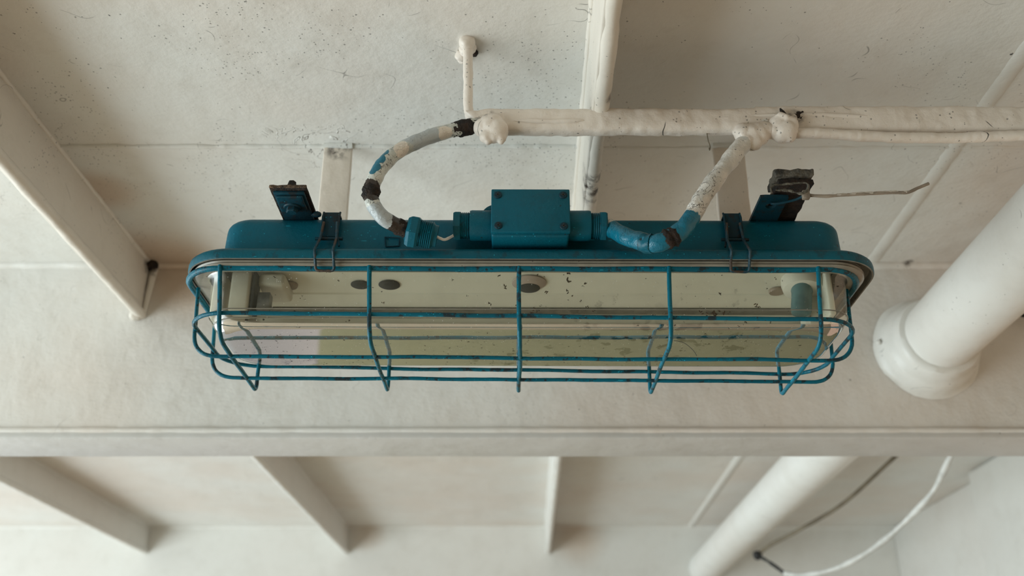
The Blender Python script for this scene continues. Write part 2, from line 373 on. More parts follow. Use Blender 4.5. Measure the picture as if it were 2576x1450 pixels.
def glass_mat():
    s = NT('dusty_clear_glass')
    tr = s.n('ShaderNodeBsdfTransparent'); gl = s.n('ShaderNodeBsdfGlossy'); gl.inputs['Roughness'].default_value = 0.02
    s.put(tr.inputs[0], (0.95, 0.95, 0.90, 1)); gl.inputs['Color'].default_value = (1, 1, 1, 1)
    nz = s.n('ShaderNodeSeparateXYZ'); s.put(nz.inputs[0], s.t.nodes.new('ShaderNodeNewGeometry').outputs['Normal']); flat = s.mapr(s.math('ABSOLUTE', nz.outputs[2]), 0.6, 0.97)
    fr = s.n('ShaderNodeFresnel'); fr.inputs['IOR'].default_value = 1.62
    nb = s.bump(s.noise(10, 2, 0.5), 0.04, 0.004); s.put(gl.inputs['Normal'], nb)
    m1 = s.n('ShaderNodeMixShader'); s.put(gl.inputs['Roughness'], s.mapr(flat, 0, 1, 0.26, 0.03)); s.put(m1.inputs[0], s.math('MULTIPLY', fr.outputs[0], s.mapr(flat, 0, 1, 0.13, 1.0), True)); s.put(m1.inputs[1], tr.outputs[0]); s.put(m1.inputs[2], gl.outputs[0])
    df = s.n('ShaderNodeBsdfDiffuse'); tl = s.n('ShaderNodeBsdfTranslucent')
    dust = s.math('ADD', s.mapr(flat, 0, 1, 0.10, 0.30), s.math('MULTIPLY', s.mapr(s.noise(16, 3), 0.42, 0.75), 0.12))
    dk = s.specks(240, 0.32, s.math('MULTIPLY', s.mapr(s.noise(13, 3), 0.44, 0.62, 0.05, 0.7), s.mapr(flat, 0, 1, 0.30, 1.0)), s.warp(260, 0.008), 1.5)
    lt = s.specks(560, 0.30, 0.16, s.pos, 1.2)
    sm = s.math('MULTIPLY', s.mapr(s.noise(55, 4, 0.7), 0.55, 0.72), s.mapr(s.noise(6, 2), 0.50, 0.62))
    sm = s.math('MULTIPLY', sm, 0.35)
    col = s.mix(lt, (0.40, 0.375, 0.28), (0.85, 0.83, 0.76)); col = s.mix(s.math('MAXIMUM', dk, s.math('GREATER_THAN', sm, 0.02)), col, (0.055, 0.042, 0.028))
    s.put(df.inputs[0], col); s.put(tl.inputs[0], col)
    m0 = s.n('ShaderNodeMixShader'); m0.inputs[0].default_value = 0.4; s.put(m0.inputs[1], df.outputs[0]); s.put(m0.inputs[2], tl.outputs[0])
    m2 = s.n('ShaderNodeMixShader')
    f = s.math('MAXIMUM', s.math('MAXIMUM', dust, s.math('MULTIPLY', dk, 0.85)), s.math('MAXIMUM', s.math('MULTIPLY', lt, 0.7), sm))
    s.put(m2.inputs[0], f); s.put(m2.inputs[1], m1.outputs[0]); s.put(m2.inputs[2], m0.outputs[0])
    s.t.links.new(m2.outputs[0], s.out.inputs[0]); return s.m
M_glass = glass_mat()

# ------------------------------------------------------------------ the setting
HC, YW, YW2 = 0.688, 1.412, 3.51           # deck-head height above the eye, depth of the two beams
def Z(h): return CZ + h
bm = bmesh.new(); box(bm, -3.2, 3.4, -2.2, 6.2, Z(HC), Z(HC) + 0.03)
tag(obj('ceiling', bm, M_ceil, smooth=False), kind='structure')
bm = bmesh.new(); box(bm, -2.3, 2.0, -3.2, 5.0, -0.05, 0.0)
tag(obj('floor', bm, M_floor, smooth=False), kind='structure')
bm = bmesh.new(); box(bm, -1.05, 3.4, 5.0, 5.1, 0.0, Z(HC))  # unseen; cut short on the left to shape the reflection in the glass
tag(obj('wall_back', bm, M_wall, smooth=False), kind='structure')
bm = bmesh.new()
box(bm, 1.268, 1.40, 1.53, 2.735, Z(0.10), Z(HC) - 0.0005, 0.012, 4); box(bm, 1.330, 1.40, 2.70, YW2 - 0.003, Z(0.10), Z(HC) - 0.0005, 0.004)
tag(obj('wall_right', bm, M_far), kind='structure')
bm = bmesh.new(); box(bm, 1.40, 1.45, -2.2, YW - 0.004, 0.0, Z(HC) - 0.0005)  # added out of view to block light from the right and bounce it warm
tag(obj('wall_side_bounce', bm, M_tan, smooth=False), kind='structure')
bm = bmesh.new(); box(bm, -2.25, -2.20, -3.2, -0.9, 0.0, Z(HC) - 0.0005)  # added out of view to keep light off the lamp's front
tag(obj('wall_left_block', bm, M_wall, smooth=False), kind='structure')
bm = bmesh.new(); box(bm, -2.20, 2.0, -2.25, -2.20, 0.0, Z(HC) - 0.0005)  # unseen wall added behind the viewer to darken front faces
tag(obj('wall_front_block', bm, M_wall, smooth=False), kind='structure')
# weld seams on the deck head
YS = U(400, 368, h=HC).y
def bead(x0, x1, y0, y1, r, amp, seed, flat=0.75):
    bm_ = bmesh.new(); n = int(math.hypot(x1 - x0, y1 - y0) / 0.006); P = []
    for i in range(n + 1):
        t = i / n; P.append(Vector((x0 + (x1 - x0) * t, y0 + (y1 - y0) * t, Z(HC))))
    rad = [r * (1 + amp * noise.noise(Vector((i * 0.28, seed, 0))) + amp * 0.9 * max(0, noise.noise(Vector((i * 0.6, seed + 5, 0))))) for i in range(n + 1)]
    tube(bm_, P, rad, 8)
    for v in bm_.verts:
        v.co.z = Z(HC) + (v.co.z - Z(HC)) * flat; v.co.y += noise.noise(v.co * 25) * 0.002
    return bm_
tag(obj('trim_1', bead(-0.60, 0.085, YS, YS, 0.0040, 0.75, 3), M_ceil, angle=80), kind='structure')
tag(obj('trim_2', bead(0.108, 0.75, YS + 0.004, YS + 0.002, 0.0034, 0.8, 9, .4), M_ceil, angle=80), kind='structure')
tag(obj('trim_3', bead(0.556, 0.566, 0.20, YW, 00.0105, 0.12, 17, 0.22), M_ceil, angle=80), kind='structure')
tag(obj('trim_4', bead(0.575, 0.625, YW + 0.11, YW2, 0.012, 0.1, 19, 0.35), M_far, angle=80), kind='structure')

# ------------------------------------------------------------------ beams and stiffeners
def beam(Y, mat, label, fmat=None, y1=None, joint=True, name='ceiling_beam'):
    root = empty(name, (0.1, Y, Z(HC)))
    T = Matrix.Translation(-root.location)
    b = bmesh.new(); box(b, -3.1, 3.3, Y, Y + 0.012, Z(0.414), Z(HC) - 0.0004)
    o = obj('beam_web', b, mat, root, smooth=False); to_local(o, T)
    b = bmesh.new(); gridbox(b, -3.1, 3.3, Y - 0.002, Y + 0.101, Z(0.404), Z(0.416), 0.05, 0.003); lump(b, 0.0012, 30, 2)
    o = obj('beam_flange', b, fmat or mat, root); to_local(o, T)
    # fillet weld where the web meets the deck head, and along the flange
    for nm, hh, yy, r in (('weld_seam', HC - 0.001, Y, 0.008), ('weld_seam', 0.4165, Y - 0.0005, 0.0045)):
        b = bmesh.new(); P = [Vector((-3.1 + 6.4 * i / 500, yy, Z(hh))) for i in range(501)]
        tube(b, P, [r * (1 + 0.25 * noise.noise(Vector((i * 0.5, hh * 9, 2)))) for i in range(501)], 8)
        o = obj(nm, b, mat, root, angle=80); to_local(o, T)
    tag(root, label, 'beam'); return root
beam(YW, M_web, 'cream painted steel beam with a lower flange, crossing right behind the blue lamp', M_flange_shaded)
beam(YW2, M_far, 'blurred pale beam at the very bottom of the picture, where the far stiffeners end')

YAW = math.tan(R(0.8))
def stiffener(xw, Y0, Y1, mat, label, group=None, rusty=True, th=0.011, hb=0.596):
    """flat bar under the deck head; xw its x at Y=YW"""
    xx = lambda Y: xw + (Y - YW) * YAW
    root = empty('ceiling_stiffener', (xx(Y1), Y1, Z(HC))); T = Matrix.Translation(-root.location)
    b = bmesh.new(); gridbox(b, -th / 2, th / 2, Y0, Y1 - 0.001, Z(hb), Z(HC) - 0.0004, 0.022, 0.0025); lump(b, 0.0016, 26, xw)
    for v in b.verts: v.co.x += xx(v.co.y)
    o = obj('stiffener_bar', b, mat, root); to_local(o, T)
    # bulb along the lower edge
    b = bmesh.new(); n = int((Y1 - Y0) / 0.012)
    P = [Vector((xx(Y0 + (Y1 - Y0) * i / n) + 0.004, Y0 + (Y1 - 0.002 - Y0) * i / n, Z(hb + 0.005))) for i in range(n + 1)]
    tube(b, P, [0.0085 * (1 + 0.16 * noise.noise(Vector((i * 0.45, xw * 7, 1)))) for i in range(n + 1)], 12); lump(b, 0.0012, 60, xw + 3)
    o = obj('bulb_edge', b, mat, root, angle=70); to_local(o, T)
    for sgn in (-1, 1):
        b = bmesh.new(); P = [Vector((xx(Y0 + (Y1 - Y0) * i / n) + sgn * th / 2, Y0 + (Y1 - 0.003 - Y0) * i / n, Z(HC - 0.0005))) for i in range(n + 1)]
        tube(b, P, [0.0038 * (1 + 0.3 * noise.noise(Vector((i * 0.6, xw * 3 + sgn, 4)))) for i in range(n + 1)], 8)
        o = obj('weld_seam', b, mat, root, angle=70); to_local(o, T)
    tag(root, label, 'stiffener', group); return root, xx
st1, x1f = stiffener(-0.576, 0.15, YW, M_stiff, 'long shaded steel bar under the ceiling, slanting down the left side to the beam')
st2, x2f = stiffener(0.096, 0.15, YW, M_stiff, 'painted steel bar under the ceiling, crossed by the cable bar above the lamp')
stiffener(-1.300, YW + 0.115, YW2, M_far, 'blurred far stiffener in the lower left corner below the beam')
stiffener(-0.606, YW + 0.115, YW2, M_far, 'blurred far stiffener slanting below the left half of the lamp')
stiffener(0.092, YW + 0.115, YW2, M_far, 'blurred far stiffener standing nearly upright below the middle of the lamp')
# end bracket strip at the left stiffener
b = bmesh.new(); X = x1f(YW)
v = [Vector((X + .009, YW - .002, Z(HC - .003))), Vector((X + .019, YW - .004, Z(HC - .006))), Vector((X + .012, YW - .004, Z(.60))), Vector((X + .004, YW - .002, Z(.594)))]
tube(b, densify([(v[0] + v[1]) / 2, (v[2] + v[3]) / 2], .008), lambda t: .0062 - .0025 * t, 8); lump(b, .0008, 90, 1)
o = obj('end_weld', b, M_stiff, st1); to_local(o, Matrix.Translation(-st1.location))
for k, (hh, r) in enumerate(((HC - .006, .010), (.597, .009))):
    b = bmesh.new(); bmesh.ops.create_icosphere(b, subdivisions=3, radius=r, matrix=Matrix.Translation((X + .010 - .012 * k, YW - .006, Z(hh)))); lump(b, .004, 90, k + 2)
    o = obj('corner_lump', b, M_rust if k == 0 else M_stiff, st1); to_local(o, Matrix.Translation(-st1.location))

# ------------------------------------------------------------------ white pipe
px_, ph_ = 0.632, 0.547
root = empty('painted_pipe', (px_, YW, Z(ph_))); T = Matrix.Translation(-root.location)
b = bmesh.new(); tube(b, [Vector((px_ + (Y - YW) * YAW, Y, Z(ph_))) for Y in [0.25 + i * (YW2 - 0.252) / 60 for i in range(61)]], 0.0535, 48)
o = obj('pipe_body', b, M_pipe, root, angle=60); to_local(o, T)
b = bmesh.new(); lathe(b, [(.0535, -.058), (.0605, -.056), (.0630, -.046), (.0640, -.034), (.0680, -.031), (.0715, -.020), (.073, -.006), (.080, -.0012), (.081, -.0005)], (px_ - 0.002, YW, Z(ph_ - .002)), (0, 1, 0), 48); lump(b, .002, 34, 4)
o = obj('pipe_sleeve', b, M_pipe, root, angle=60); to_local(o, T)
for (a, c) in ((2240, 835), (2226, 846), (2211, 862), (2290, 790)):
    b = bmesh.new(); bmesh.ops.create_icosphere(b, subdivisions=2, radius=.0045, matrix=Matrix.Translation(U(a, c, Y=YW - .012)))
    lump(b, .002, 150, 4); o = obj('weld_blob', b, M_pipe, root); to_local(o, T)
tag(root, 'thick white painted pipe on the right, passing through a sleeve in the beam', 'pipe')

# ------------------------------------------------------------------ far bay cables
def cable(name, pts, r, mat, label, cat='cable', n=10, lumpy=0.0, seg=10):
    P = catmull(pts, n); bm_ = bmesh.new(); tube(bm_, P, r, seg)
    if lumpy: lump(bm_, lumpy, 90, len(pts))
    o_ = obj(name, bm_, mat, angle=80)
    o_.location = P[0]; o_.data.transform(Matrix.Translation(-P[0])); tag(o_, label, cat); return o_
Yf = 2.6
cable('white_cable', [U(2420, 1090, Y=1.9), U(2390, 1152, Y=2.0), U(2345, 1240, Y=2.12), U(2265, 1325, Y=2.25), U(2190, 1385, Y=2.35), U(2110, 1428, Y=2.45), U(2030, 1447, Y=2.55), U(1975, 1444, Y=2.62)],
      lambda t: .0062 + .0012 * math.sin(t * 40), M_wirewhite, 'slack white cable sagging in the lower right corner below the beam')
cable('brown_cable', [U(2300, 1105, Y=2.2), U(2235, 1165, Y=2.3), U(2120, 1268, Y=2.5), U(2010, 1334, Y=2.6), U(1935, 1374, Y=2.68), U(1905, 1398, Y=2.70)],
      .0048, M_brown, 'thin brown cable running behind the far part of the white pipe')
b = bmesh.new(); P = catmull([U(1905, 1398, Y=2.70), U(1935, 1415, Y=2.67), U(1975, 1444, Y=2.62)], 8); tube(b, P, .0046, 10)
bmesh.ops.create_icosphere(b, subdivisions=3, radius=.0125, matrix=Matrix.Translation(P[0])); lump(b, .003, 60, 2)
o = obj('cable_connector', b, M_dark, angle=80); o.location = P[0]; o.data.transform(Matrix.Translation(-P[0]))
tag(o, 'dark knotted end joining the brown and white cables below the beam', 'connector')
cable('black_cable', [U(2556, 783, Y=1.405), U(2572, 790, Y=1.395), U(2600, 790, Y=1.38), U(2680, 760, Y=1.36)], .0052, M_black, 'end of a black cable at the right edge under the white pipe')

# ------------------------------------------------------------------ lamp hangers (flat bars from the deck head, bent forward over the lamp)
def hanger(x0, x1, label, mats, rough_amp, seed, yfront, hz=0.4983, ax=None, ath=.0028):
    root = empty('lamp_hanger', ((x0 + x1) / 2, YS, Z(HC))); T = Matrix.Translation(-root.location)
    b = bmesh.new(); gridbox(b, x0, x1, YS - 0.003, YS + 0.003, Z(hz + .004), Z(HC) - .0008, 0.012, 0.002); lump(b, rough_amp, 40, seed)
    o = obj('upright_bar', b, mats[0], root); to_local(o, T)
    b = bmesh.new(); a0, a1 = ax or (x0 + .0005, x1 - .0005); gridbox(b, a0, a1, yfront, YS + 0.003, Z(hz), Z(hz + ath), 0.006, 0.0008); lump(b, rough_amp, 110, seed + 2)
    o = obj('support_arm', b, mats[1], root); to_local(o, T)
    b = bmesh.new(); tube(b, densify([Vector((x0, YS - .003, Z(HC - .0005))), Vector((x1, YS - .003, Z(HC - .0005)))], .004), .0045, 8); lump(b, .002, 120, seed)
    o = obj('weld_seam', b, M_ceil, root); to_local(o, T)
    tag(root, label, 'hanger'); return root, T
M_hang = paint('hanger_paint', (0.75, 0.665, 0.575), (0.71, 0.615, 0.52), speck=0.12, fine=0.2, wrinkle=1.0, rust=[(U(852, 376, Y=YS), .024), (U(880, 352, Y=YS), .014)])
hgL, TL = hanger(-0.2380, -0.2015, 'cream flat steel hanger behind the left end of the lamp, with a rusted front tip', (M_hang, M_rust), 0.0005, 2, .8515, .4983, (-.2400, -.2030))
hgR, TR = hanger(0.2530, 0.2930, 'cream flat steel hanger behind the right end of the lamp, its front tip ragged', (M_hang, M_rust), 0.0020, 5, .846, 0.5000, (.2620, .2975), .0060)
b = bmesh.new(); gridbox(b, -.2402, -.2028,   .8500, .8520, Z(.4984), Z(.5016), .004, .001); lump(b, .0009, 160, 3)
o = obj('flaking_edge', b, M_rustlight, hgL); to_local(o, TL)
b = bmesh.new(); lathe(b, [(.0055, 0), (.0058, .001), (.0056, .008), (.0045, .0092), (.004, .013)], (-.2215, .866, Z(.5010)), (0, 0, 1), hexa=True); lump(b, .0006, 200, 3)
o = obj('nut', b, M_rust, hgL); to_local(o, TL)
b = bmesh.new(); gridbox(b, .2590, .2975, .842, .876, Z(.5070), Z(.5150), .0035, .0016); lump(b, .0028, 120, 8)  # mottled dark block at the arm's front end
o = obj('rough_edge', b, simple('mottled_dark', (0.14, 0.125, 0.10), (0.018, 0.017, 0.015), 55, 0.8, 1.0, 0.004), hgR); to_local(o, TR)

b = bmesh.new(); P = catmull([U(1941, 486, Y=.841), U(1943, 468, Y=.841), U(1985, 463, Y=.841), U(2027, 461, Y=.841), U(2031, 478, Y=.841), U(2014, 487, Y=.841), U(1985, 480, Y=.841), U(1950, 479, Y=.841)], 8); tube(b, P, .0011, 8); lump(b, .0016, 180, 3)
o = obj('paint_rim', b, simple('pale_ragged_paint', (0.19, 0.175, 0.14), (0.05, 0.045, 0.035), 120, 0.7, 1.0, 0.003), hgR); to_local(o, TR)

# ------------------------------------------------------------------ the lamp
LC = Vector((0.0195, 0.975, Z(0.44)))
lamp = empty('bulkhead_lamp', LC, (0, R(0.16), 0)); TLm = Matrix.Translation(-LC)
tag(lamp, 'long blue caged fluorescent lamp with a dusty clear glass cover hanging under the ceiling', 'lamp')
def part(name, bm_, mat, parent=lamp, label=None, smooth=True, angle=40, kind=None):
    o_ = obj(name, bm_, mat, parent, smooth, angle); to_local(o_, TLm)
    if label: o_['label'] = label
    if kind: o_['kind'] = kind
    return o_
HX, HXc = 0.3215, 0.0214
# housing shell
b = bmesh.new(); ht, hb_ = .4975, .4515; fr_ = .013; L = []
L.append(rr(HXc, HX, .905, 1.047, .024, Z(hb_), 10))
for k in range(0, 7):
    a = R(90 * k / 6); ins = fr_ * (1 - math.cos(a)); L.append(rr(HXc, HX - .0008 - ins, .9065 + ins, 1.0455 - ins, .024 - ins * .3, Z(ht - fr_ + fr_ * math.sin(a)), 10))
loft(b, L, False, True)
housing = part('housing', b, M_blue, angle=60)
# flange with a down-turned lip
def ring_loft(b_, cx, prof, r, n=12):
    """prof: (inset, h) about the flange rectangle"""
    L_ = [rr(cx, .3545 - i, .884 + i, 1.068 - i, r - i, Z(h), n) for (i, h) in prof]; loft(b_, L_)
b = bmesh.new(); ring_loft(b, .0195, [(.030, .4530), (.0215, .4528), (.010, .4508), (.003, .4488), (.0006, .4465), (0, .4440), (0, .4385), (.0008, .4370)], .052)
flange = part('housing_flange', b, M_rim, angle=50)
b = bmesh.new(); ring_loft(b, .0195, [(.0008, .4370), (.0024, .4368), (.0028, .4385), (.004, .4435), (.018, .4450), (.040, .4450)], .052)
part('flange_underside', b, M_under, flange, 'dusty grey underside of the lamp rim')
# gasket / moulded foot of the glass
b = bmesh.new(); gl_ = []
for (i, h) in [(.012, .4445), (.0080, .4440), (.0062, .4425), (.0072, .4405), (.0056, .4395), (.0048, .4378), (.0060, .4362), (.0052, .4350), (.0062, .4338), (.012, .4330), (.022, .4333)]:
    gl_.append(rr(.0170, .3520 - i, .8868 + i, 1.0655 - i, .050 - i, Z(h), 12))
loft(b, gl_); part('gasket', b, M_gasket, label='greyish ribbed seal between the rim and the glass', angle=60)
# glass bowl
b = bmesh.new(); gc = .0167
prof = [(-.004, .4345, .026), (.0, .4300, .028), (.0010, .4100, .029), (.0020, .3945, .030), (.0030, .3905, .031), (.0045, .3870, .033), (.0070, .3835, .034), (.0105, .3805, .036), (.0150, .3790, .038), (.0180, .3787, .038), (.0215, .3787, .038), (.0300, .3787, .038)]
L = [rr(gc, .3280 - i, .9085 + i, 1.0500 - i, r, Z(h), 10) for (i, h, r) in prof]
loft(b, L, False, True)
glass = part('glass_cover', b, M_glass, label='dusty clear moulded glass bowl with dead insects in it', angle=50)
# moulded line and lower rib of the bowl
for hh, ii, rad in ((.3935, .0018, .0007), (.3858, .0068, .0009)):
    b = bmesh.new(); tube(b, rr(gc, .3280 - ii, .9085 + ii, 1.05 - ii, .030, Z(hh), 10), rad, 6, closed=True)
    part('moulded_rib', b, M_gasket, glass)
# reflector tray inside
b = bmesh.new(); x0, x1 = gc - .318, gc + .318
ys = [(.9150, .4440), (.9190, .4490), (.9250, .4495), (.9860, .4452), (.9876, .4438), (.9900, .4440), (1.040, .4475), (1.0445, .4460), (1.0460, .4335)]
rows = [[b.verts.new((x, y, Z(h))) for x in [x0 + (x1 - x0) * k / 24 for k in range(25)]] for (y, h) in ys]
for A, B in zip(rows, rows[1:]):
    for k in range(24): b.faces.new((A[k], A[k + 1], B[k + 1], B[k]))
refl = part('reflector_plate', b, M_reflect, label='cream metal tray inside the lamp', angle=20)
def disc(name, px, py, rx, mat, hh=.4447, th=.0012, label=None):
    p = U(px, py, h=hh); p.z = Z(.4495 - (p.y - .925) * .0705) - .0002; b_ = bmesh.new(); lathe(b_, [(rx, 0), (rx, -th * .6), (rx - .0006, -th)], p, (0, 0, 1), 28)
    return part(name, b_, mat, refl, label)
disc('hole_shade_disc', 906, 721, .0102, M_dark); disc('hole_shade_disc', 979, 721, .0115, M_dark)  # solid dark discs; the shade inside the holes is put into their colour
disc('grommet', 1331, 716, .0185, simple('pinkish_rubber', (0.42, 0.34, 0.29), (0.36, 0.29, 0.25), 30, 0.6, 0.1)); disc('hole_shade_disc', 1331, 730, .0118, M_dark, .4432)
disc('plug', 728, 721, .0088, M_plug, th=.003); disc('plug', 1954, 731, .0088, M_plug, th=.003)
# left tube holder
b = bmesh.new(); box(b, -.290, -.2695, .928, .952, Z(.3990), Z(.4445), .003, 3)
hold = part('tube_holder', b, M_plastic, label='white plastic tube holder at the left end')
b = bmesh.new(); box(b, -.268, -.2645, .930, .950, Z(.3985), Z(.4445), .001); part('contact_strip', b, M_dark, hold)
b = bmesh.new(); box(b, -.264, -.236, .935, .980, Z(.4300), Z(.4445), .004, 3); part('holder_foot', b, M_plastic, hold)
b = bmesh.new(); box(b, -.262, -.249, .933, .946, Z(.4020), Z(.4220), .001); part('contact_strip', b, simple('grey_metal', (.25, .25, .25), (.15, .15, .15), 50, .3, .1, metal=.7), hold)
b = bmesh.new(); gridbox(b, -.3065, -.2980, .925, 1.025, Z(.3900), Z(.4445), .02, .002); part('end_bracket', b, M_reflect, refl)
b = bmesh.new(); gridbox(b, gc + .305, gc + .312, .925, 1.025, Z(.3950), Z(.4445), .02, .002); part('end_bracket', b, M_reflect, refl)
# right holder with starter
sp = U(2018, 712, Y=.945)
b = bmesh.new(); lathe(b, [(.014, -.014), (.0205, -.010), (.0225, -.003), (.0225, .003), (.0195, .0065), (.010, .0072)], sp + Vector((.002, .004, .003)), (.10, .12, 1), 32)
h2 = part('starter_socket', b, M_plastic, label='round white plastic socket at the right end')
b = bmesh.new(); d = Vector((-.14, .02, -1)); lathe(b, [(.0108, 0), (.0108, .006), (.0112, .009), (.0105, .012), (.0105, .031), (.0096, .0345), (.006, .036)], sp + Vector((-.0015, -.004, -.002)), d, 28)
stt = part('starter', b, M_starter, h2, 'translucent teal starter can')
b = bmesh.new(); box(b, .309, .321, .950, .966, Z(.3960), Z(.4445), .001); part('tube_holder', b, M_plastic)
b = bmesh.new(); box(b, .302, .3105, .949, .9605, Z(.4020), Z(.4120), .001); part('terminal', b, M_plug, h2)

# debris inside the bowl: nobody could count it
b = bmesh.new(); rd = random.Random(4); zb = Z(.3795)
spots = [(600, 860, 60, 45), (640, 870, 40, 30), (1345, 783, 16, 14), (1350, 845, 70, 40), (960, 862, 50, 60), (1180, 850, 110, 50), (1100, 845, 60, 20), (1800, 790, 55, 14), (1760, 812, 90, 14),
         (1500, 870, 150, 45), (900, 910, 90, 10), (1200, 912, 120, 10), (1480, 912, 140, 10), (2095, 880, 18, 20), (1080, 880, 120, 30), (1920, 850, 140, 40), (740, 905, 60, 12)]
for (qx, qy, sx1, sy1) in spots:
    for k in range(int(26 + sx1 * 0.5)):
        x = rd.gauss(qx, sx1 * .45); y = rd.gauss(qy, sy1 * .40)
        if y < 808 or y > 921: continue
        p = U(x, y, h=.3800)
        if not (gc - .305 < p.x < gc + .305 and .93 < p.y < 1.03): continue
        s_ = rd.uniform(.0006, .0016) * rd.choice((1, 1, 1.8))
        mt = Matrix.Translation((p.x, p.y, zb + s_ * .3)) @ Matrix.Rotation(rd.uniform(0, 6.28), 4, 'Z') @ Matrix.Diagonal((s_ * rd.uniform(1.0, 2.3), s_ * .8, s_ * .7, 1))
        bmesh.ops.create_icosphere(b, subdivisions=1, radius=1, matrix=mt)
part('insect_debris', b, simple('dead_insects', (0.10, 0.065, 0.038), (0.035, 0.025, 0.018), 200, .8, .3), glass, 'scattered dead insects and dirt in the glass', kind='stuff')
b = bmesh.new()
for (qx, qy, l_) in ((1430, 690, 16), (1433, 705, 14), (1255, 695, 7), (1272, 722, 10), (1374, 737, 9), (1427, 735, 9), (1438, 743, 6), (1461, 759, 5), (1478, 770, 7), (1493, 782, 8), (1475, 712, 8), (1298, 769, 5), (1232, 765, 8),
                     (965, 762, 6), (1812, 735, 8), (1903, 765, 10), (1908, 772, 7), (1345, 778, 8), (1352, 783, 7), (1338, 786, 8), (1810, 780, 9), (1765, 786, 9), (1780, 790, 10), (1795, 786, 12), (1822, 788, 9), (1805, 792, 13), (1360, 770, 4), (690, 700, 6), (760, 745, 4), (1140, 706, 5), (1175, 745, 4), (1950, 700, 5)):
    for j in range(3):
        p = U(qx + rd.gauss(0, l_ * .3), qy + rd.gauss(0, l_ * .3), Y=.9110); s_ = l_ * .00012
        mt = Matrix.Translation(p) @ Matrix.Rotation(rd.uniform(0, 3.1), 4, 'Y') @ Matrix.Diagonal((s_ * 1.6, .0004, s_ * .55, 1))
        bmesh.ops.create_icosphere(b, subdivisions=1, radius=1, matrix=mt)
part('insect_debris', b, bpy.data.materials['dead_insects'], glass, kind='stuff')

# wire guard
gcx = .0112
def jit(P, a, s_):
    return [p + Vector((noise.noise(p * 14 + Vector((s_, 0, 0))), noise.noise(p * 14 + Vector((0, s_, 5))), noise.noise(p * 14 + Vector((9, 2, s_))))) * a for p in P]
def wire(name, P, r, closed=False, parent=None, seed=0.0, mat=None):
    b_ = bmesh.new(); P = jit(densify(P, .006, closed), .0012, seed); tube(b_, P, r, 10, closed)
    lump(b_, .00035, 300, seed)
    return part(name, b_, mat or M_wire, parent or lamp, angle=75)
def ringpts(hx, y0, y1, r, h, dz=0.0):
    P = rr(gcx, hx, y0, y1, r, Z(h), 8)
    for p in P: k_ = (p.y - y0) / (y1 - y0); p.z -= (dz + (.005 * k_ if dz else 0)) * (p.x - gcx) - (.0010 * k_ if dz else 0)
    return P
guard = wire('wire_guard', ringpts(.3455, .898, 1.058, .044, .4325), .0033, True, seed=1)
guard['label'] = 'blue painted wire guard round the glass'
wire('ring_wire', ringpts(.3340, .899, 1.057, .040, .3810, .0084), .0022, True, guard, 2)
for (yy, hh, sd, nm) in ((.9445, .3545, 3, 'long_wire'), (1.0105, .3545, 4, 'long_wire')):
    xe = .3385
    wire(nm, fillet([(gcx - xe, yy, Z(.4310)), (gcx - xe + .003, yy, Z(hh + .0014)), (gcx + xe - .003, yy, Z(hh - .0018)), (gcx + xe, yy, Z(.4310))], [.0, .026, .026, .0], 10), .0021, False, guard, sd)
for k in range(5):
    q = (k - 2) / 2; xt = .0072 + q * .2995; xb = .0080 + q * .2925; xr = .0080 + q * .2950
    ln = q * .001
    wire('cross_wire', fillet([(xt, .8955, Z(.4345)), (xb, .8965, Z(.3545 - q * .0016)), (xb, 1.0540, Z(.3540 - q * .0016)), (xr, 1.0585, Z(.4345))], [0, .020, .0085, 0], 8), .00225, False, guard, 7 + k)

# spring latches over the rim
def latch(xc, label):
    b_ = bmesh.new(); w2 = .0085
    gridbox(b_, xc - w2, xc + w2, .9015, .9045, Z(.4700), Z(.4985), .006, .0008); gridbox(b_, xc - w2, xc + w2, .9030, .9160, Z(.4970), Z(.4988), .006, .0006)
    l0 = part('latch_plate', b_, M_bluedk, lamp, label)
    b_ = bmesh.new(); tube(b_, [Vector((xc - .014, .8995, Z(.4665))), Vector((xc + .014, .8995, Z(.4665)))], .0018, 8); part('hinge_pin', b_, M_bluedk, l0)
    P = fillet([(xc - .0068, .9000, Z(.4860)), (xc - .0085, .8975, Z(.4655)), (xc - .0095, .8800, Z(.4450)), (xc - .0092, .8935, Z(.4275)), (xc + .0092, .8935, Z(.4272)), (xc + .0090, .8800, Z(.4450)), (xc + .0080, .8975, Z(.4655)), (xc + .0068, .9000, Z(.4860))], .004, 5)
    b_ = bmesh.new(); tube(b_, densify(P, .003), .00145, 8); lump(b_, .0005, 300, xc); part('wire_bail', b_, M_latch, l0, 'rusty wire loop of the latch')
    for s_ in (-1, 1):
        b_ = bmesh.new(); tube(b_, densify(fillet([(xc + s_ * w2, .9040, Z(.4995)), (xc + s_ * w2, .9005, Z(.4930)), (xc + s_ * .0085, .8990, Z(.4700)), (xc + s_ * .0112, .8975, Z(.4570))], .004, 4), .003), .0011, 8)
        part('latch_spring', b_, M_bluedk, l0)
s = NT('rusty_wire_with_blue_paint')
col = s.mix(s.mapr(s.noise(70, 3), .44, .56), (0.055, 0.034, 0.022), (0.005, 0.040, 0.060)); s.pbr(col, .55, s.bump(s.noise(300, 3), .5, .002)); M_latch = s.m
latch(-.1865, 'wire spring latch clamping the glass on the left side'); latch(.2270, 'wire spring latch clamping the glass on the right side')
# small raised marker on the housing
b = bmesh.new()
pts = [U(968, 598, Y=.9045), U(1005, 600, Y=.9045), U(1004, 620, Y=.9045), U(970, 622, Y=.9045)]
tube(b, densify(pts + [pts[0]], .003), .0007, 6); part('raised_frame', b, M_bluedk, housing)

